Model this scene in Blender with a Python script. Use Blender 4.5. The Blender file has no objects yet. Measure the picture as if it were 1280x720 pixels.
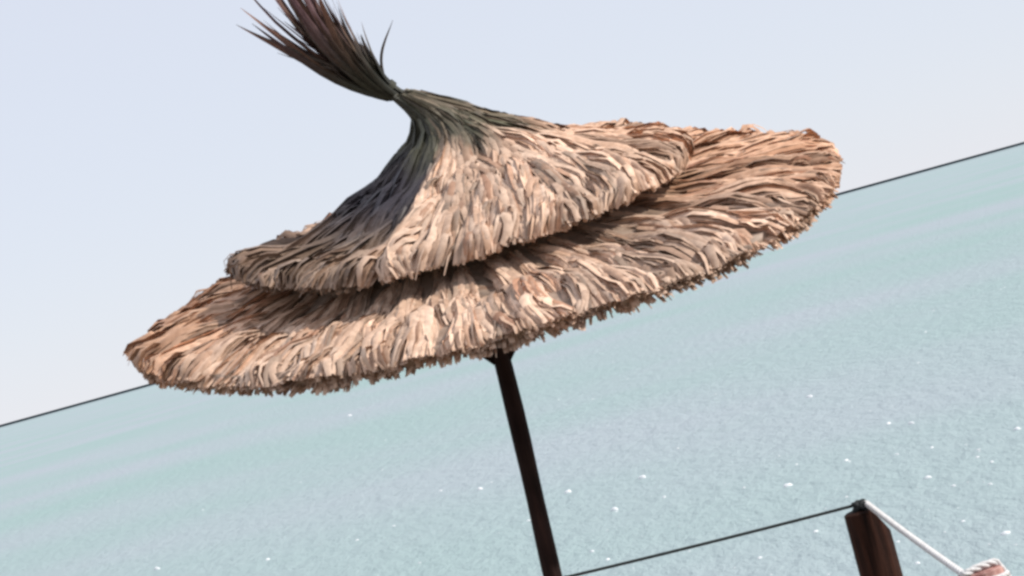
import bpy, bmesh, math, random
import numpy as np
from mathutils import Vector, Matrix, noise

R = math.radians
rng = np.random.default_rng(7)
random.seed(7)
sc = bpy.context.scene
C = sc.collection

# ------------------------------------------------------------------ camera
EYE = 2.0            # eye height above the terrace
FPX = 2887.0         # focal length in pixels of a 1280 wide frame
PITCH = 5.8 / FPX    # looking this much below the horizon
ROLL = 15.46
cam_d = bpy.data.cameras.new("camera")
cam_d.sensor_width = 36.0
cam_d.lens = 36.0 * FPX / 1280.0
cam_d.clip_start = 0.1
cam_d.clip_end = 400000.0
cam = bpy.data.objects.new("camera", cam_d)
C.objects.link(cam)
cam.matrix_world = (Matrix.Translation((0, 0, EYE))
                    @ Matrix.Rotation(math.pi / 2 - PITCH, 4, 'X')
                    @ Matrix.Rotation(-R(ROLL), 4, 'Z'))
sc.camera = cam

# ------------------------------------------------------------------ sky, sun, exposure
SUN_EL, SUN_AZ = 38.0, 107.0      # azimuth clockwise from straight ahead (+Y)
w = bpy.data.worlds.new("World")
sc.world = w
w.use_nodes = True
nt = w.node_tree
nt.nodes.clear()
out = nt.nodes.new('ShaderNodeOutputWorld')
bg = nt.nodes.new('ShaderNodeBackground')
sky = nt.nodes.new('ShaderNodeTexSky')
sky.sky_type = 'NISHITA'
sky.sun_disc = False
sky.sun_elevation = R(SUN_EL)
sky.sun_rotation = R(SUN_AZ)
sky.altitude = 0
sky.air_density = 1.0
sky.dust_density = 0.0
sky.ozone_density = 4.0
bg.inputs['Strength'].default_value = 0.10
# an even veil of bright summer haze over the whole sky
veil = nt.nodes.new('ShaderNodeMix')
veil.data_type = 'RGBA'
veil.inputs[0].default_value = 0.82
veil.inputs[7].default_value = (8.1, 8.42, 9.45, 1)
nt.links.new(sky.outputs[0], veil.inputs[6])
nt.links.new(veil.outputs[2], bg.inputs[0])
nt.links.new(bg.outputs[0], out.inputs[0])

sd = bpy.data.lights.new("sun", 'SUN')
sd.energy = 4.1
sd.angle = R(0.6)
sd.color = (1.0, 0.95, 0.88)
sun = bpy.data.objects.new("sun", sd)
C.objects.link(sun)
sv = Vector((math.sin(R(SUN_AZ)) * math.cos(R(SUN_EL)),
             math.cos(R(SUN_AZ)) * math.cos(R(SUN_EL)), math.sin(R(SUN_EL))))
sun.rotation_euler = sv.to_track_quat('Z', 'Y').to_euler()
sun.location = sv * 30

sc.view_settings.view_transform = 'Standard'
sc.view_settings.look = 'None'
sc.view_settings.gamma = 1.0
sc.view_settings.use_curve_mapping = False
sc.view_settings.exposure = 0.0
sc.render.film_transparent = False
sc.cycles.pixel_filter_type = 'BLACKMAN_HARRIS'
sc.cycles.filter_width = 2.9      # the picture is a soft phone zoom


# ------------------------------------------------------------------ helpers
def tag(o, label=None, cat=None, group=None, kind=None):
    if label: o['label'] = label
    if cat: o['category'] = cat
    if group: o['group'] = group
    if kind: o['kind'] = kind
    return o


def empty(name, loc):
    o = bpy.data.objects.new(name, None)
    o.empty_display_size = 0.2
    C.objects.link(o)
    o.location = loc
    return o


def mesh_obj(name, verts, faces, mat, parent=None, smooth=True, cols=None):
    me = bpy.data.meshes.new(name)
    me.from_pydata([tuple(v) for v in verts], [], [tuple(f) for f in faces])
    return finish(name, me, mat, parent, smooth, cols)


def mesh_np(name, V, Q, mat, parent=None, smooth=True, cols=None):
    """V (n,3), Q (m,4) quads, built straight from arrays."""
    me = bpy.data.meshes.new(name)
    me.vertices.add(len(V))
    me.vertices.foreach_set('co', np.ascontiguousarray(V, dtype=np.float32).ravel())
    me.loops.add(Q.size)
    me.loops.foreach_set('vertex_index', np.ascontiguousarray(Q, dtype=np.int32).ravel())
    me.polygons.add(len(Q))
    me.polygons.foreach_set('loop_start', np.arange(0, Q.size, 4, dtype=np.int32))
    me.update(calc_edges=True)
    me.validate()
    return finish(name, me, mat, parent, smooth, cols)


def finish(name, me, mat, parent, smooth, cols):
    if cols is not None:
        a = me.color_attributes.new('tint', 'FLOAT_COLOR', 'POINT')
        c4 = np.ones((len(me.vertices), 4), dtype=np.float32)
        c4[:, :3] = cols
        a.data.foreach_set('color', c4.ravel())
    me.materials.append(mat)
    if smooth:
        me.polygons.foreach_set('use_smooth', [True] * len(me.polygons))
    o = bpy.data.objects.new(name, me)
    C.objects.link(o)
    if parent:
        o.parent = parent
    return o


class NT:
    """A short hand for material node trees."""
    def __init__(self, name):
        self.m = bpy.data.materials.new(name)
        self.m.use_nodes = True
        self.t = self.m.node_tree
        self.p = self.t.nodes['Principled BSDF']

    def n(self, typ, **kw):
        nd = self.t.nodes.new(typ)
        for k, v in kw.items():
            if hasattr(nd, k):
                setattr(nd, k, v)
            else:
                nd.inputs[k.replace('_', ' ')].default_value = v
        return nd

    def l(self, a, b):
        self.t.links.new(a, b)

    def ramp(self, src, stops):
        r = self.t.nodes.new('ShaderNodeValToRGB')
        e = r.color_ramp.elements
        while len(e) < len(stops):
            e.new(0.5)
        for el, (p, c) in zip(e, stops):
            el.position = p
            el.color = (*c, 1)
        self.l(src, r.inputs[0])
        return r.outputs[0]

    def mix(self, f, a, b, mode='MIX'):
        m = self.t.nodes.new('ShaderNodeMix')
        m.data_type = 'RGBA'
        m.blend_type = mode
        for s, i in ((f, 0), (a, 6), (b, 7)):
            if hasattr(s, 'is_output'):
                self.l(s, m.inputs[i])
            elif i == 0:
                m.inputs[0].default_value = s
            else:
                m.inputs[i].default_value = (*s, 1)
        return m.outputs[2]

    def bump(self, h, strength, dist):
        b = self.n('ShaderNodeBump')
        b.inputs['Strength'].default_value = strength
        b.inputs['Distance'].default_value = dist
        self.l(h, b.inputs['Height'])
        self.l(b.outputs[0], self.p.inputs['Normal'])


# ------------------------------------------------------------------ materials
def mat_straw():
    m = NT('straw')
    a = m.n('ShaderNodeVertexColor', layer_name='tint')
    tc = m.n('ShaderNodeTexCoord')
    nz = m.n('ShaderNodeTexNoise', Scale=42.0, Detail=4.0)
    m.l(tc.outputs['Object'], nz.inputs['Vector'])
    k = m.ramp(nz.outputs[0], [(0.25, (0.70, 0.66, 0.62)), (0.75, (1.2, 1.2, 1.18))])
    c = m.mix(1.0, a.outputs[0], k, 'MULTIPLY')
    m.l(c, m.p.inputs['Base Color'])
    m.p.inputs['Roughness'].default_value = 0.55
    m.p.inputs['Specular IOR Level'].default_value = 0.4
    return m.m


def mat_wood(name, dark, light, scale=1.0):
    m = NT(name)
    tc = m.n('ShaderNodeTexCoord')
    mp = m.n('ShaderNodeMapping')
    mp.inputs['Scale'].default_value = (38 * scale, 38 * scale, 3.0 * scale)
    m.l(tc.outputs['Object'], mp.inputs['Vector'])
    n1 = m.n('ShaderNodeTexNoise', Scale=1.0, Detail=6.0, Roughness=0.65)
    m.l(mp.outputs[0], n1.inputs['Vector'])
    n2 = m.n('ShaderNodeTexNoise', Scale=9.0 * scale, Detail=5.0)
    m.l(tc.outputs['Object'], n2.inputs['Vector'])
    c1 = m.ramp(n1.outputs[0], [(0.3, dark), (0.72, light)])
    k = m.ramp(n2.outputs[0], [(0.3, (0.55, 0.5, 0.5)), (0.7, (1.15, 1.1, 1.05))])
    m.l(m.mix(1.0, c1, k, 'MULTIPLY'), m.p.inputs['Base Color'])
    m.p.inputs['Roughness'].default_value = 0.85
    m.p.inputs['Specular IOR Level'].default_value = 0.15
    m.bump(n1.outputs[0], 0.9, 0.012)
    return m.m


def mat_rope(name, a, b, scale=120):
    m = NT(name)
    tc = m.n('ShaderNodeTexCoord')
    n1 = m.n('ShaderNodeTexNoise', Scale=scale, Detail=4.0)
    m.l(tc.outputs['Object'], n1.inputs['Vector'])
    m.l(m.ramp(n1.outputs[0], [(0.3, a), (0.7, b)]), m.p.inputs['Base Color'])
    m.p.inputs['Roughness'].default_value = 0.8
    m.bump(n1.outputs[0], 0.4, 0.002)
    return m.m


def mat_sea():
    m = NT('sea_water')
    g = m.n('ShaderNodeNewGeometry')
    # slow drifts of shallower green and greyer water
    n1 = m.n('ShaderNodeTexNoise', Scale=0.012, Detail=3.0)
    m.l(g.outputs['Position'], n1.inputs['Vector'])
    near = m.ramp(n1.outputs[0], [(0.35, SEA_A), (0.65, SEA_B)])
    # deep water far out
    ln = m.n('ShaderNodeVectorMath', operation='LENGTH')
    m.l(g.outputs['Position'], ln.inputs[0])
    n2 = m.n('ShaderNodeTexNoise', Scale=0.0006, Detail=3.0)
    m.l(g.outputs['Position'], n2.inputs['Vector'])
    ad = m.n('ShaderNodeMath', operation='MULTIPLY_ADD')
    m.l(n2.outputs[0], ad.inputs[0])
    ad.inputs[1].default_value = 3000.0
    m.l(ln.outputs['Value'], ad.inputs[2])
    mr = m.n('ShaderNodeMapRange')
    m.l(ad.outputs[0], mr.inputs['Value'])
    mr.inputs['From Min'].default_value = DEEP0
    mr.inputs['From Max'].default_value = DEEP1
    m.l(m.mix(mr.outputs[0], near, (0.006, 0.014, 0.020)), m.p.inputs['Base Color'])
    # deep water is wind-ruffled: it mirrors less of the low sky
    sp = m.n('ShaderNodeMapRange')
    m.l(mr.outputs[0], sp.inputs['Value'])
    sp.inputs['To Min'].default_value = 0.30
    sp.inputs['To Max'].default_value = 0.0
    m.l(sp.outputs[0], m.p.inputs['Specular IOR Level'])
    m.p.inputs['Roughness'].default_value = 0.45
    m.p.inputs['IOR'].default_value = 1.33
    # wavelets
    mp = m.n('ShaderNodeMapping')
    mp.inputs['Scale'].default_value = (0.8, 0.35, 1.0)
    mp.inputs['Rotation'].default_value = (0, 0, 0.35)
    m.l(g.outputs['Position'], mp.inputs['Vector'])
    w1 = m.n('ShaderNodeTexNoise', Scale=1.3, Detail=6.0, Roughness=0.65)
    m.l(mp.outputs[0], w1.inputs['Vector'])
    m.bump(w1.outputs[0], 1.0, 0.36)
    return m.m


SEA_A, SEA_B = (0.305, 0.430, 0.405), (0.375, 0.428, 0.455)
DEEP0, DEEP1 = 8500.0, 14000.0
M_STRAW = mat_straw()
M_POLE = mat_wood('pole_wood', (0.010, 0.006, 0.006), (0.045, 0.024, 0.020))
M_POST = mat_wood('post_wood', (0.009, 0.004, 0.003), (0.075, 0.032, 0.021), 0.8)
M_STUMP = mat_wood('bleached_red_wood', (0.20, 0.06, 0.05), (0.68, 0.46, 0.42))
M_CORD = mat_rope('dark_cord', (0.006, 0.008, 0.009), (0.03, 0.035, 0.036))
M_ROPE = mat_rope('white_rope', (0.50, 0.49, 0.48), (0.76, 0.75, 0.74), 160)
M_SEA = mat_sea()


def mat_ground():
    m = NT('dry_earth')
    g = m.n('ShaderNodeNewGeometry')
    n1 = m.n('ShaderNodeTexNoise', Scale=1.7, Detail=8.0)
    m.l(g.outputs['Position'], n1.inputs['Vector'])
    m.l(m.ramp(n1.outputs[0], [(0.3, (0.15, 0.115, 0.08)), (0.7, (0.27, 0.215, 0.155))]), m.p.inputs['Base Color'])
    m.p.inputs['Roughness'].default_value = 0.95
    m.bump(n1.outputs[0], 0.6, 0.05)
    return m.m


def mat_rock():
    m = NT('cliff_rock')
    g = m.n('ShaderNodeNewGeometry')
    n1 = m.n('ShaderNodeTexNoise', Scale=0.8, Detail=9.0)
    m.l(g.outputs['Position'], n1.inputs['Vector'])
    m.l(m.ramp(n1.outputs[0], [(0.3, (0.09, 0.08, 0.07)), (0.7, (0.30, 0.26, 0.21))]), m.p.inputs['Base Color'])
    m.p.inputs['Roughness'].default_value = 0.9
    m.bump(n1.outputs[0], 0.8, 0.2)
    return m.m


def mat_glint():
    m = NT('sea_glint')
    m.p.inputs['Base Color'].default_value = (0.80, 0.81, 0.82, 1)  # plain white standing in for the sun's sparkle
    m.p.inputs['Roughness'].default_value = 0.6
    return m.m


M_GROUND, M_ROCK, M_GLINT = mat_ground(), mat_rock(), mat_glint()

# ------------------------------------------------------------------ setting: sea, terrace, cliff
SEA_Z = -9.0
D = 7.5                       # distance of the parasol
EDGE = 8.75                   # where the terrace ends

# sea: rings that widen to beyond the horizon
V, F = [], []
NR, NA = 60, 96
for i in range(NR):
    r = 6.0 * (180000.0 / 6.0) ** (i / (NR - 1))
    for j in range(NA):
        a = 2 * math.pi * j / NA
        V.append((r * math.cos(a), r * math.sin(a), SEA_Z))
for i in range(NR - 1):
    for j in range(NA):
        F.append((i * NA + j, (i + 1) * NA + j, (i + 1) * NA + (j + 1) % NA, i * NA + (j + 1) % NA))
tag(mesh_obj('sea', V, F, M_SEA), kind='structure')

# terrace ground (out of the frame, but the posts stand on it)
xs = [-300, -120, -50, -24] + [i * 0.6 for i in range(-30, 31)] + [24, 50, 120, 300]
ys = [-300, -140, -60, -25, -10, -4] + [i * 0.55 for i in range(-2, 16)] + [EDGE]


def edge_y(x):
    return 0.16 * math.sin(x * 1.3) + 0.07 * math.sin(x * 4.1 + 1)


V = []
for y in ys:
    for x in xs:
        z = 0.02 * noise.noise(Vector((x * 0.7, y * 0.7, 0.3)))
        yy = y
        if y == EDGE:
            yy = y + edge_y(x)
            z -= 0.06
        V.append((x, yy, z))
nx = len(xs)
F = [(j * nx + i, j * nx + i + 1, (j + 1) * nx + i + 1, (j + 1) * nx + i)
     for j in range(len(ys) - 1) for i in range(nx - 1)]
tag(mesh_obj('ground', V, F, M_GROUND), kind='structure')
V = []
zs = [0.0, -0.5, -1.1, -1.9, -2.8, -4.0, -5.5, -7.2, -9.6]
for k, z in enumerate(zs):
    for x in xs:
        j = 0 if k == 0 else 0.35 * noise.noise(Vector((x * 0.6, z * 0.9, 4.0))) - 0.05
        V.append((x, EDGE + edge_y(x) + j + 0.0 * k - 0.03, z - (0.07 if k == 0 else 0)))
F = [(k * nx + i, k * nx + i + 1, (k + 1) * nx + i + 1, (k + 1) * nx + i) for k in range(len(zs) - 1) for i in range(nx - 1)]
tag(mesh_obj('cliff', V, F, M_ROCK), kind='structure')

# ------------------------------------------------------------------ the parasol
S = D / FPX                   # metres per picture pixel at the parasol


def lv(u, v, y=D):
    """point whose horizon-level offsets from the picture's middle are u, v, at distance y"""
    return Vector((u * y / FPX, y, EYE + (v - 5.8) * y / FPX))


TILT = R(13.2)                # the thatch leans towards the viewer
HUB = lv(-18, 43)             # middle of the lower rim


def to_world(P):
    """thatch frame (pixel units; x right, y away, z along the leaning axis) to metres"""
    P = np.asarray(P, dtype=float) * S
    y = P[..., 1] * math.cos(TILT) - P[..., 2] * math.sin(TILT)
    z = P[..., 1] * math.sin(TILT) + P[..., 2] * math.cos(TILT)
    return np.stack([P[..., 0] + HUB.x, y + HUB.y, z + HUB.z], -1)


# profiles as (radius, height, sideways shift of the ring's middle)
LOW = np.array([(150, 66, -20), (230, 52, -14), (302, 39, -6), (368, 28, -2), (424, 18, 0), (446, 21, 0), (463, 18, 0)], float)
UP = np.array([(9, 238, -58), (15, 222, -40), (22, 205, -22), (32, 186, -6), (46, 165, 4), (92, 139, 8), (130, 119, 6),
               (170, 104, 4), (210, 94, 0), (258, 86, -8), (286, 81, -14), (299, 70, -18)], float)


def arc(P):
    d = np.hypot(np.diff(P[:, 0]), np.diff(P[:, 1]))
    s = np.concatenate([[0], np.cumsum(d)])
    return s / s[-1]


LOW_S, UP_S = arc(LOW), arc(UP)


def fold(phi):
    """the upper layer steps down left of a crease in front (phi 0 = towards the viewer, + = right)"""
    a = (np.degrees(phi) + 180) % 360 - 180
    step = 1 / (1 + np.exp(-(a + 25) / 1.6))
    fade = np.where(a > 45, np.clip(1 - (a - 45) / 70, 0, 1), 1)
    return step * fade


def surf(tier, s, phi):
    P, T = (LOW, LOW_S) if tier == 'low' else (UP, UP_S)
    sx = np.clip(s, 0, 1)
    r = np.interp(sx, T, P[:, 0])
    z = np.interp(sx, T, P[:, 1])
    c = np.interp(sx, T, P[:, 2])
    over = np.maximum(s - 1, 0) * 300
    r = r + over * 0.35
    z = z - over * 0.9
    back = np.maximum(0, -np.sin(phi)) * np.clip(0.12 - np.cos(phi), 0, 1)   # sunk behind on the left
    z = z - (46 if tier == 'up' else 34) * back * np.clip(sx / 0.5, 0, 1)
    if tier == 'up':
        k = np.clip((sx - 0.2) / 0.4, 0, 1)
        z = z + k * (7 * fold(phi) - 5) + 11 * fold(phi) * np.exp(-((sx - 0.62) / 0.20) ** 2)
        # sagging hem of the lower, left flap
        a = (np.degrees(phi) + 180) % 360 - 180
        z = z - 5 * k * sx * np.exp(-((a + 33) / 11) ** 2)
        # the left flap hangs slack between neck and hem
        lf = 1 / (1 + np.exp((a + 26) / 1.8)) * np.clip((a + 195) / 30, 0, 1)
        z = z - lf * (13 * np.exp(-((sx - 0.78) / 0.14) ** 2) - 13 * np.clip((sx - 0.8) / 0.2, 0, 1))
    else:
        z = z + 3.0 * np.sin(phi * 5 + 1) * sx
        a = (np.degrees(phi) + 180) % 360 - 180
        z = z - 8 * np.exp(-((a + 50) / 28) ** 2) * np.exp(-((sx - 0.5) / 0.25) ** 2)
        z = z - 7 * np.exp(-((sx - 0.42) / 0.2) ** 2)
        r = r + 4.0 * np.sin(phi * 3 + 0.4) * sx * (1 if tier == 'low' else 0)
    return r, z, c


def point(tier, s, phi, lift):
    r, z, c = surf(tier, s, phi)
    r2, z2, _ = surf(tier, s + 0.02, phi)
    dr, dz = r2 - r, z2 - z
    n = np.hypot(dr, dz) + 1e-9
    # lift is measured square to the slope
    r = r - dz / n * lift
    z = z + dr / n * lift
    return np.stack([r * np.sin(phi) + c, -r * np.cos(phi), z], -1)


def blades(path, width, ridge, tint, up):
    """path (k,n,3) in metres; width (k,n); up (k,n,3): folded leaf blades as one array mesh"""
    k, n, _ = path.shape
    t = np.gradient(path, axis=1)
    t /= np.linalg.norm(t, axis=2, keepdims=True) + 1e-12
    side = np.cross(t, up)
    side /= np.linalg.norm(side, axis=2, keepdims=True) + 1e-12
    nrm = np.cross(side, t)
    wv = width[..., None]
    L = path - side * wv * 0.5
    Mid = path + nrm * wv * ridge
    Rr = path + side * wv * 0.5
    V = np.stack([L, Mid, Rr], 2).reshape(-1, 3)
    idx = np.arange(k * n * 3).reshape(k, n, 3)
    q1 = np.stack([idx[:, :-1, 0], idx[:, 1:, 0], idx[:, 1:, 1], idx[:, :-1, 1]], -1)
    q2 = np.stack([idx[:, :-1, 1], idx[:, 1:, 1], idx[:, 1:, 2], idx[:, :-1, 2]], -1)
    Q = np.concatenate([q1.reshape(-1, 4), q2.reshape(-1, 4)])
    col = np.repeat(tint[:, :, None, :], 3, axis=2).reshape(-1, 3)
    return V, Q, col


PALE = np.array((0.70, 0.535, 0.425))
BROWN = np.array((0.40, 0.25, 0.17))
RUST = np.array((0.30, 0.125, 0.06))
GREY = np.array((0.27, 0.20, 0.155))
MOULD = np.array((0.050, 0.052, 0.034))
NAVY = np.array((0.030, 0.030, 0.045))


def straw_tint(k, n, tier, s, phi):
    """colour of each blade and along it: pale, brown or rusty leaf; old mould by the neck"""
    a = rng.random(k)
    base = BROWN + (PALE - BROWN) * (a[:, None] ** 0.8)
    rust = rng.random(k) < (0.10 if tier == 'low' else 0.07)
    base = np.where(rust[:, None], RUST + (BROWN - RUST) * rng.random((k, 1)), base)
    grey = rng.random(k) < 0.08
    base = np.where(grey[:, None], GREY, base)
    base = base * (0.88 + 0.22 * rng.random((k, 1)))
    base = base + (PALE * 1.02 - base) * 0.25
    c = np.repeat(base[:, None, :], n, 1)
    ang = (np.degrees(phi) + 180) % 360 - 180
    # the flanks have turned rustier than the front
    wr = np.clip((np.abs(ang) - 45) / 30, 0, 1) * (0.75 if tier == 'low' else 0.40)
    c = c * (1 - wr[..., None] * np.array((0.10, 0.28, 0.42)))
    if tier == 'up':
        # flap left of the crease: its shade is painted into the blade colour
        flap_shade = np.clip((-ang - 24) / 6, 0, 1) * np.clip((150 + ang) / 40, 0, 1)
        flap_shade = flap_shade * (0.95 - 0.35 * np.clip((s - 0.55) / 0.45, 0, 1))
        c = c + (GREY * 0.32 - c) * flap_shade[..., None]
        nv = np.clip((-ang - 24) / 5, 0, 1) * np.clip((120 + ang) / 30, 0, 1) * np.clip((0.76 - s) / 0.22, 0, 1)  # the painted flap shade deepens to a bluish dark towards the neck
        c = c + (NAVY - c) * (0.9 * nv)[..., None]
        md = np.clip((0.40 + 0.06 * np.sin(phi * 7) - s) / 0.12, 0, 1)
        md = md * (0.75 + 0.25 * rng.random((k, 1)))
        c = c + (MOULD * (0.8 + 1.2 * rng.random((k, 1, 1))) - c) * md[..., None]
    return c


def straw_bundle(tier, phi0, dphi, s0, s1, thick, lift0, count, parent, deep):
    n = 8
    t = np.linspace(0, 1, n)[None, :]
    k = count
    q = rng.uniform(-1, 1, k)[:, None]
    d = rng.random(k)[:, None]
    isdeep = rng.random(k)[:, None] < deep
    a0 = np.where(rng.random(k)[:, None] < 0.25, rng.uniform(0.3, 0.7, (k, 1)), rng.uniform(0, 0.25, (k, 1)))
    end = s1 + rng.normal(0, 0.008, (k, 1)) + 0.010 * rng.standard_normal()
    loose = rng.random((k, 1)) < 0.02
    end = end + np.where(loose, rng.uniform(0, 0.05, (k, 1)), 0)
    end = end - np.where(isdeep, 0.022, 0)
    s0 = max(s0, 0.004)
    s = s0 + (end - s0) * (a0 + (1 - a0) * t)
    # the bundle snakes a little; its blades stray from it
    w1, w2, ph = rng.normal(0, 0.24), rng.normal(0, 0.17), rng.uniform(0, 6.28)
    snake = w1 * np.sin(t * 3.0 + ph) + w2 * np.sin(t * 6.5 + ph * 2)
    stray = rng.normal(0, 0.13, (k, 1)) * t + rng.normal(0, 0.07, (k, 1)) * np.sin(t * 7 + rng.uniform(0, 6.28, (k, 1)))
    phi = phi0 + dphi * 0.5 * (q * (0.55 + 0.5 * t) + snake + stray)
    hump = np.sqrt(np.clip(1 - q ** 2, 0, 1)) * (0.45 + 0.7 * np.sin(np.clip(t, 0, 1) * 2.6 + 0.2))
    lump = 5.0 * np.sin(t * 9 + ph + q * 1.5)
    lift = lift0 + thick * hump * (0.75 + 0.25 * d) + lump * 0.8 + rng.normal(0, 1.3, (k, 1)) * (0.4 + t)
    lift = np.where(isdeep, lift0 - (13 if tier == 'low' else 7) * d * t ** 1.5 + 3, lift)
    # the free ends turn down
    lift = lift - 8 * np.clip((t - 0.75) / 0.25, 0, 1) ** 2
    if tier == 'up':
        lift = lift * np.clip(s / 0.2, 0.05, 1)
    path = to_world(point(tier, s, phi, lift))
    up = to_world(point(tier, s, phi, lift + 4)) - path
    tw = rng.normal(0, 0.5, (k, 1, 1)) + rng.normal(0, 0.4, (k, 1, 1)) * t[..., None]
    up = up / np.linalg.norm(up, axis=2, keepdims=True)
    tg = np.gradient(path, axis=1)
    tg /= np.linalg.norm(tg, axis=2, keepdims=True)
    up = up * np.cos(tw) + np.cross(tg, up) * np.sin(tw)
    wid = np.where(loose, 2.2, rng.uniform(2.5, 10.0, (k, 1))) * S * (0.55 + 0.75 * np.sin(np.pi * (0.12 + 0.80 * t)))
    wid = wid * np.where(t > 0.97, 0.8, 1.0)
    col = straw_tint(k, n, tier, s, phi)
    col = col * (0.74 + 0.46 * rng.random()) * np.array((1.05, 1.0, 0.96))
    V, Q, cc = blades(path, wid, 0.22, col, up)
    return mesh_np('straw_bundle', V, Q, M_STRAW, parent, True, cc)


def tier_shell(name, tier, s0, depth, parent):
    """the packed thatch under the loose outer blades: a closed lumpy sheet"""
    ns, na = 22, 120
    V, F, cols = [], [], []
    S_ = np.linspace(s0, 0.93, ns)
    for lay in (0, 1):
        for s in S_:
            for j in range(na):
                ph = 2 * math.pi * j / na
                b = noise.noise(Vector((math.sin(ph) * 9, math.cos(ph) * 9, s * 4)))
                lift = -2 + 4 * b if lay == 0 else -depth + 3 * b
                V.append(point(tier, np.array(float(s)), np.array(ph), np.array(lift)))
    V = to_world(np.array(V))
    off = ns * na
    for i in range(ns - 1):
        for j in range(na):
            k = (j + 1) % na
            F.append((i * na + j, (i + 1) * na + j, (i + 1) * na + k, i * na + k))
            F.append((off + i * na + k, off + (i + 1) * na + k, off + (i + 1) * na + j, off + i * na + j))
    for i in (0, ns - 1):
        for j in range(na):
            k = (j + 1) % na
            f = (i * na + j, off + i * na + j, off + i * na + k, i * na + k)
            F.append(f if i else f[::-1])
    ss = np.tile(np.repeat(S_, na), 2)[:, None]
    pp = np.tile(np.tile(2 * np.pi * np.arange(na) / na, ns), 2)[:, None]
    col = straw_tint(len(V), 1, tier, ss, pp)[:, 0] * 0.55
    return mesh_obj(name, V, F, M_STRAW, parent, True, col)


def tube(pts, rad, sides=10, cap=True):
    """a tube through pts (metres); rad a number or a list"""
    P = [Vector(p) for p in pts]
    n = len(P)
    if not hasattr(rad, '__len__'):
        rad = [rad] * n
    V, F = [], []
    ref = None
    for i, p in enumerate(P):
        t = (P[min(i + 1, n - 1)] - P[max(i - 1, 0)]).normalized()
        if ref is None:
            ref = t.orthogonal().normalized()
        ref = (ref - t * ref.dot(t)).normalized()
        b = t.cross(ref)
        for j in range(sides):
            a = 2 * math.pi * j / sides
            V.append(p + (ref * math.cos(a) + b * math.sin(a)) * rad[i])
    for i in range(n - 1):
        for j in range(sides):
            k = (j + 1) % sides
            F.append((i * sides + j, i * sides + k, (i + 1) * sides + k, (i + 1) * sides + j))
    if cap:
        F.append(tuple(range(sides))[::-1])
        F.append(tuple(range((n - 1) * sides, n * sides)))
    return V, F


def join(parts):
    V, F = [], []
    for v, f in parts:
        o = len(V)
        V += list(v)
        F += [tuple(i + o for i in g) for g in f]
    return V, F


pole_top = lv(-27, 190)
pole_mid = lv(-36, -73)
slope = (pole_mid.x - lv(-46, -361).x) / (pole_mid.z - lv(-46, -361).z)
base_x = pole_mid.x - slope * pole_mid.z
parasol = empty('thatched_parasol', (base_x, D, 0))
tag(parasol, 'two-tiered brown straw beach parasol on a dark pole with a tied tuft on top', 'parasol')


def unparent_fix(o):
    o.parent = parasol
    o.matrix_parent_inverse = Matrix.Translation((-base_x, -D, 0))
    return o


# pole: a slim trunk, a little crooked
pts, rad = [], []
for i in range(26):
    z = -0.25 + (pole_top.z - 0.15 + 0.25) * i / 25
    pts.append((base_x + slope * z + 0.003 * math.sin(z * 5), D + 0.003 * math.cos(z * 4), z))
    rad.append(0.0315 - 0.0025 * z / 2.2 + 0.0012 * math.sin(z * 13))
V, F = tube(pts, rad, 20)
unparent_fix(mesh_obj('pole', V, F, M_POLE))

# framework under the thatch: hub block, ribs and a hoop, small braces
hubp = Vector(pts[-1]) - Vector((0, 0, 0.09))
V, F = tube([hubp + Vector((0, 0, z)) for z in (-0.10, -0.085, 0.03, 0.045)], [0.05, 0.062, 0.062, 0.05], 16)
unparent_fix(mesh_obj('hub', V, F, M_POLE))
for i in range(10):
    ph = 2 * math.pi * (i + 0.3) / 10
    pp = [Vector(to_world(point('low', np.array(s), np.array(ph), np.array(-30.0)))) for s in (0.05, 0.30, 0.55, 0.78)]
    V, F = tube([hubp] + pp, [0.02, 0.019, 0.017, 0.015, 0.012], 8)
    unparent_fix(mesh_obj('rib', V, F, M_POLE))
hp = [Vector(to_world(point('low', np.array(0.7), np.array(2 * math.pi * j / 48), np.array(-36.0)))) for j in range(49)]
V, F = tube(hp, 0.010, 8)
unparent_fix(mesh_obj('hoop', V, F, M_POLE))
for sx in (-1, 1):
    zb = lv(0, -84).z
    p0 = Vector((base_x + slope * zb + sx * 0.02, D, zb))
    p1 = p0 + Vector((sx * 0.26, 0, 0.30))
    V, F = tube([p0, (p0 + p1) / 2, p1], 0.012, 8)
    unparent_fix(mesh_obj('brace', V, F, M_POLE))

low = unparent_fix(tier_shell('lower_thatch', 'low', 0.03, 16, None))
up_t = unparent_fix(tier_shell('upper_thatch', 'up', 0.02, 10, None))
low['label'] = 'lower wide layer of the thatch with a ragged hem'
up_t['label'] = 'upper layer of the thatch with a crease and a darker left flap'


def ring(tier, parent, n, s0, s1, thick, lift0, count, deep, off=0.0):
    for i in range(n):
        ph = 2 * math.pi * (i + off + rng.uniform(-0.18, 0.18)) / n
        o = straw_bundle(tier, ph, 2 * math.pi / n * rng.uniform(0.85, 1.2), s0 + rng.uniform(-0.03, 0.03), s1,
                         thick * rng.uniform(0.75, 1.25), lift0 + rng.uniform(-1, 1.5), count, parent, deep)
        o.parent = parent


ring('low', low, 54, 0.42, 0.985, 18, -9, 120, 0.40)
ring('low', low, 48, 0.22, 0.74, 10, -7, 70, 0.05, 0.5)
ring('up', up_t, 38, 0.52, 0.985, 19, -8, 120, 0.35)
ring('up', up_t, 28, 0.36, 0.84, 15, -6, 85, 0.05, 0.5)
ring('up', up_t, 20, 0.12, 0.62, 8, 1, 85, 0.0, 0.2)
ring('up', up_t, 12, 0.01, 0.34, 4, 1, 60, 0.0)

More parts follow.
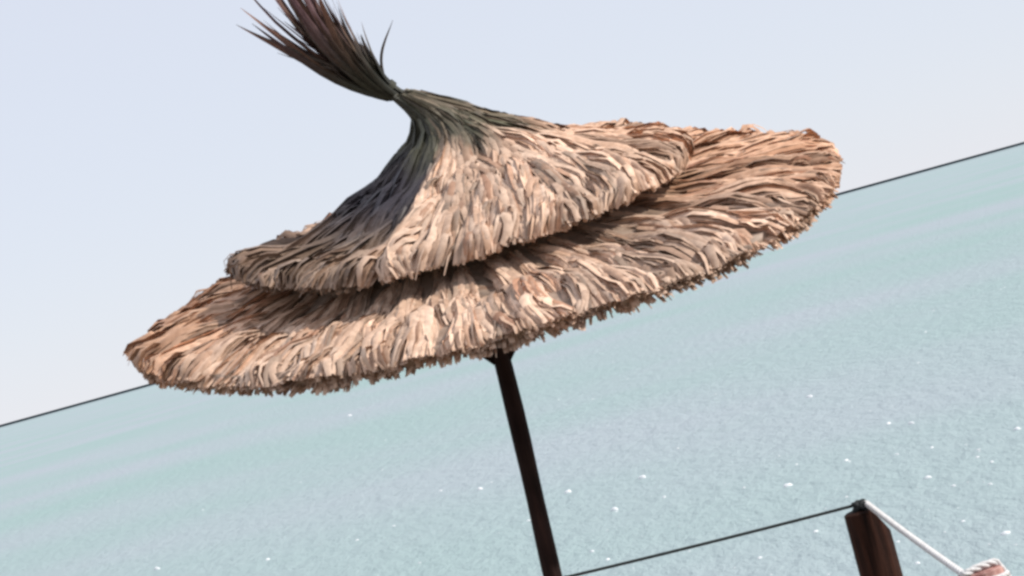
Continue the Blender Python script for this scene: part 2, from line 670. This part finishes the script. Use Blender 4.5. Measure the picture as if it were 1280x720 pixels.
# binding at the neck
tie = to_world(np.array((-58 - 3, 0, 240)))
up_axis = Vector(to_world(np.array((-66, 0, 250.))) - to_world(np.array((-50, 0, 228.)))).normalized()
sx_ = up_axis.orthogonal().normalized()
sy_ = up_axis.cross(sx_)
bp = []
for j in range(97):
    a = j / 96 * 4 * 2 * math.pi
    bp.append(Vector(tie) + (sx_ * math.cos(a) + sy_ * math.sin(a)) * (9.0 * S) + up_axis * ((j / 96 - 0.5) * 8 * S))
V, F = tube(bp, 1.2 * S, 8)
unparent_fix(mesh_obj('binding', V, F, M_STRAW, None, True, np.tile(MOULD * 1.1, (len(V), 1))))

# tuft: leaf ends gathered above the binding, leaning left
k, n = 210, 10
t = np.linspace(0, 1, n)[None, :]
a = rng.uniform(0, 2 * np.pi, (k, 1))
rr = np.sqrt(rng.random((k, 1)))
ln = np.where(rng.random((k, 1)) < 0.25, rng.uniform(160, 230, (k, 1)), rng.uniform(70, 160, (k, 1)))
# two swags: most go up and left, some droop out to the left
side = rng.random((k, 1)) < 0.11
lean = np.where(side, rng.normal(0.66, 0.10, (k, 1)), rng.normal(0.40, 0.07, (k, 1)))
start = np.where(side, 1.05, 0.84)
bend = start + (lean - start) * np.clip(t * 1.7, 0, 1) - np.where(side, 0.0, 0.20) * t ** 2
seg = ln / (n - 1)
x = -47 + np.cumsum(-np.sin(bend) * seg, 1) + 9 * rr * np.cos(a)
z = 222 + np.cumsum(np.cos(bend) * seg, 1) + 4 * rr * np.cos(a)
spread = 8 + 22 * np.clip(t * 1.3, 0, 1)
y = rr * np.sin(a) * spread
x = x + np.minimum(np.cos(a), 0.15) * rr * np.where(side, 8, 17) * np.clip(t * 1.5, 0, 1)
path = to_world(np.stack([x, y, z], -1))
up = np.stack([np.cos(a) * np.ones_like(t), np.sin(a) * np.ones_like(t), 0.3 * np.ones_like(x)], -1)
wid = rng.uniform(3.0, 9.0, (k, 1)) * S * np.clip(np.sin(np.pi * (0.15 + 0.83 * t)), 0.06, 1)
dark = MOULD * (0.3 + 0.6 * rng.random((k, 1, 1)))
tip = np.where(rng.random((k, 1, 1)) < 0.5, np.array((0.115, 0.062, 0.070)), np.array((0.17, 0.085, 0.06))) * (0.5 + rng.random((k, 1, 1)))
f = np.clip((t * ln - 45) / 110, 0, 1)[..., None]
col = dark + (tip - dark) * f
V, Q, cc = blades(path, wid, 0.2, col, up)
tuft = unparent_fix(mesh_np('tuft', V, Q, M_STRAW, None, True, cc))
tuft['label'] = 'dark frayed tuft of leaf ends leaning left above the binding'
# a few single long leaves that stick out
stray_ends = [(-244, 394, 5), (-226, 380, -6), (-59, 350, 3), (-190, 400, 10), (-205, 350, -4)]
for (eu, ev, ey) in stray_ends:
    p0 = np.array((-61.0, 0, 240)); p3 = np.array((eu + 24.0, ey, (ev - 40) / math.cos(TILT)))
    p1 = p0 + np.array((-48., 0, 38)) if eu < -100 else p0 + np.array((-10., 0, 40))
    p2 = (p1 + p3) / 2 + np.array((0, 0, -6.))
    tt = np.linspace(0, 1, 12)[:, None]
    bz = (1 - tt) ** 3 * p0 + 3 * (1 - tt) ** 2 * tt * p1 + 3 * (1 - tt) * tt ** 2 * p2 + tt ** 3 * p3
    pw = to_world(bz)[None]
    wv = (3.6 * S * np.clip(np.sin(np.pi * (0.2 + 0.78 * tt[:, 0])), 0.12, 1))[None]
    col = np.tile(np.array((0.075, 0.055, 0.04)), (1, 12, 1))
    V, Q, cc = blades(pw, wv, 0.2, col, np.tile(np.array((0.1, -1, 0.2)), (1, 12, 1)))
    unparent_fix(mesh_np('stray_leaf', V, Q, M_STRAW, None, True, cc))

# ------------------------------------------------------------------ fence posts and ropes
def post(name, base, w0, top_z, chamfer, mat, lean, seed):
    """a round, adzed post with one shoulder of the top cut away (chamfer = (start fraction, drop))"""
    sides, rings = 40, 26
    V, F = [], []
    for i in range(rings):
        z = -0.3 + (top_z + 0.3) * i / (rings - 1)
        for j in range(sides):
            a = 2 * math.pi * j / sides
            rr = w0 * (1 + 0.05 * noise.noise(Vector((math.cos(a) * 2.2, math.sin(a) * 2.2, z * 1.5 + seed)))
                       + 0.025 * noise.noise(Vector((math.cos(a) * 7, math.sin(a) * 7, z * 2 + seed))))
            x, y = rr * math.cos(a), rr * math.sin(a)
            zz = z
            lim = top_z - max(0, (x / w0 - chamfer[0])) / (1 - chamfer[0]) * chamfer[1]
            lim += 0.004 * noise.noise(Vector((x * 40, y * 40, seed)))
            zz = min(z, lim)
            V.append((base[0] + x + lean * zz, base[1] + y, zz))
    for i in range(rings - 1):
        for j in range(sides):
            k = (j + 1) % sides
            F.append((i * sides + j, i * sides + k, (i + 1) * sides + k, (i + 1) * sides + j))
    o0 = (rings - 1) * sides
    # end grain: rings towards the middle
    for m, f in enumerate((0.85, 0.55, 0.25)):
        for j in range(sides):
            x0 = V[o0 + j][0] - base[0] - lean * V[o0 + j][2]
            y0 = V[o0 + j][1] - base[1]
            x, y = x0 * f, y0 * f
            lim = top_z + 0.004 - max(0, (x / w0 - chamfer[0])) / (1 - chamfer[0]) * chamfer[1]
            V.append((base[0] + x + lean * lim, base[1] + y, lim))
        q = len(V) - sides
        p_ = o0 if m == 0 else q - sides
        for j in range(sides):
            k = (j + 1) % sides
            F.append((p_ + j, p_ + k, q + k, q + j))
    F.append(tuple(range(len(V) - sides, len(V))))
    V = [(v[0] - base[0], v[1] - base[1], v[2]) for v in V]
    o = mesh_obj(name, V, F, mat)
    o.location = (base[0], base[1], 0)
    # keep the crisp arris between side and top
    me = o.data
    bm = bmesh.new(); bm.from_mesh(me)
    for e in bm.edges:
        if len(e.link_faces) == 2 and e.calc_face_angle() > R(38):
            e.smooth = False
    bm.to_mesh(me); bm.free()
    return o


YA, YB = 7.35, 6.0
topA = lv(351, -386, YA)
post_a = post('fence_post', (topA.x - 0.01, YA), 0.066, topA.z, (0.25, 0.085), M_POST, 0.008, 3.0)
tag(post_a, 'dark brown wooden post with a cut-off shoulder where cord and rope meet', 'post', 'rope fence posts')
topB = lv(470, -497, YB)
post_b = post('fence_post', (topB.x, YB), 0.060, topB.z, (0.9, 0.01), M_STUMP, 0.0, 9.0)
tag(post_b, 'reddish bleached post top just showing at the bottom right corner', 'post', 'rope fence posts')


def twisted(pts, rad, strands, pitch):
    """a laid rope along pts: strands wound round the line"""
    P = [Vector(p) for p in pts]
    L = [0]
    for i in range(1, len(P)):
        L.append(L[-1] + (P[i] - P[i - 1]).length)
    n = max(int(L[-1] / (pitch / 10)), 12)
    parts = []
    fine = []
    for i in range(n + 1):
        d = L[-1] * i / n
        j = max(k for k in range(len(L)) if L[k] <= d + 1e-9)
        j = min(j, len(P) - 2)
        f = (d - L[j]) / max(L[j + 1] - L[j], 1e-9)
        fine.append((P[j].lerp(P[j + 1], f), d))
    for s in range(strands):
        line = []
        ref = None
        for i, (p, d) in enumerate(fine):
            t = (fine[min(i + 1, n)][0] - fine[max(i - 1, 0)][0]).normalized()
            if ref is None:
                ref = t.orthogonal().normalized()
            ref = (ref - t * ref.dot(t)).normalized()
            b = t.cross(ref)
            a = 2 * math.pi * (d / pitch + s / strands)
            line.append(p + (ref * math.cos(a) + b * math.sin(a)) * rad * 0.56)
        parts.append(tube(line, rad * 0.53, 8))
    return join(parts)


def bez(a, b, sag, n=40):
    a, b = Vector(a), Vector(b)
    return [a.lerp(b, i / n) - Vector((0, 0, sag * 4 * (i / n) * (1 - i / n))) for i in range(n + 1)]


# dark cord: looped round the pole, across to the post top, knotted there
zc = lv(0, -366).z
cx = base_x + slope * zc
loop = [(cx + 0.037 * math.cos(q), D + 0.037 * math.sin(q), zc + 0.006 * q / 6.28 - 0.012) for q in [i * 0.35 for i in range(0, 37)]]
knotA = lv(347, -375, YA)
run = bez((cx + 0.036, D - 0.01, zc), (knotA.x - 0.012, YA, knotA.z - 0.003), 0.003)
cord = join([tube(loop, 0.0050, 8), tube(run, 0.0050, 8)])
kn = []
for i in range(60):
    q = i / 59 * 2 * math.pi * 2.5
    kn.append(knotA + Vector((0.018 * math.cos(q) * (1 + 0.3 * math.sin(q * 0.7)), 0.020 * math.sin(q), -0.010 + 0.012 * math.sin(q * 1.4 + 0.4))))
knot = tube(kn, 0.0075, 8)
V, F = join([cord, knot])
tag(mesh_obj('cord', V, F, M_CORD), 'thin dark cord strung from the parasol pole to the brown post', 'cord')

# white rope: from the post top towards the viewer, round the second post
b0 = lv(355, -377, YA)
b1 = Vector((topB.x - 0.050, YB - 0.045, topB.z + 0.010))
run = bez(b0, b1, 0.004, 30)
zt = b1.z
wrap = []
for i in range(40):
    q = math.pi * 0.80 + i / 39 * 2 * math.pi * 1.6
    wrap.append((topB.x + 0.065 * math.cos(q), YB + 0.065 * math.sin(q), topB.z - 0.012 - 0.006 * i / 39 * 5))
top_loop = []
for i in range(25):      # a turn laid over the top of the post and down its far side
    q = i / 24
    top_loop.append((topB.x - 0.050 + 0.118 * q, YB - 0.045 + 0.05 * q,
                     topB.z + 0.010 + 0.006 * math.sin(q * math.pi) - max(0, q - 0.82) * 0.30))
V, F = join([twisted(run + top_loop[1:], 0.0095, 3, 0.085), twisted(wrap, 0.008, 3, 0.05)])
tag(mesh_obj('rope', V, F, M_ROPE), 'white rope running from the brown post down to the bottom right corner', 'rope')

# ------------------------------------------------------------------ sun glints on the water, modelled as small white mounds
def px_to_sea(x, y):
    dx, dy = x - 640, y - 360
    cr, sr = math.cos(R(ROLL)), math.sin(R(ROLL))
    u = cr * dx - sr * dy
    v = -sr * dx - cr * dy - 5.8
    if v > -25:
        return None
    Y = (EYE - SEA_Z) / (-v / FPX)
    return u * Y / FPX, Y


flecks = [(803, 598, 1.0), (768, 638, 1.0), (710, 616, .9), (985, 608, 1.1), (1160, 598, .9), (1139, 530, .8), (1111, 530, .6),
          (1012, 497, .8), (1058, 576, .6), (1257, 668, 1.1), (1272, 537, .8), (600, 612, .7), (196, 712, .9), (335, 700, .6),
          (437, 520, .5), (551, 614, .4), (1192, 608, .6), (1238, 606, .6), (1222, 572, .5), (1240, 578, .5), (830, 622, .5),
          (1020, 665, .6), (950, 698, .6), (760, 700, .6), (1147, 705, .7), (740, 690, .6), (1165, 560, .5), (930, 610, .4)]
ico = bmesh.new()
bmesh.ops.create_icosphere(ico, subdivisions=2, radius=1.0)
iv = [v.co.copy() for v in ico.verts]
ifc = [tuple(v.index for v in f.verts) for f in ico.faces]
ico.free()
parts = []


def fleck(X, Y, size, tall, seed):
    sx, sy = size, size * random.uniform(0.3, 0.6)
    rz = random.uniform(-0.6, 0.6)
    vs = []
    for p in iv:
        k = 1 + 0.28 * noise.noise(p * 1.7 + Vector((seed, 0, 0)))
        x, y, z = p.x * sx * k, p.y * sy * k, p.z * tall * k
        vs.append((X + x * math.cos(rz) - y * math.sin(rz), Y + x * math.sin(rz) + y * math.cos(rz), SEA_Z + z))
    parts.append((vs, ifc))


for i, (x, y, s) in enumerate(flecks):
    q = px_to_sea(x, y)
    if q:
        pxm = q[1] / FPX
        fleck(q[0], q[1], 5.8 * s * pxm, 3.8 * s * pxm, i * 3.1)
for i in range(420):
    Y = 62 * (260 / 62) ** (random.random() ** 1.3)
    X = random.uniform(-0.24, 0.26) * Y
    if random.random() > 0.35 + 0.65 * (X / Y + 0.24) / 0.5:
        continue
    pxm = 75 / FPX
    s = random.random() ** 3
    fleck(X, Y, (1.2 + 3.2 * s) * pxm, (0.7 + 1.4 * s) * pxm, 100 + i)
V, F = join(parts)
tag(mesh_obj('sea_glint', V, F, M_GLINT), 'scattered white sun glints on the pale sea, modelled as small mounds', 'sea_glint', kind='stuff')
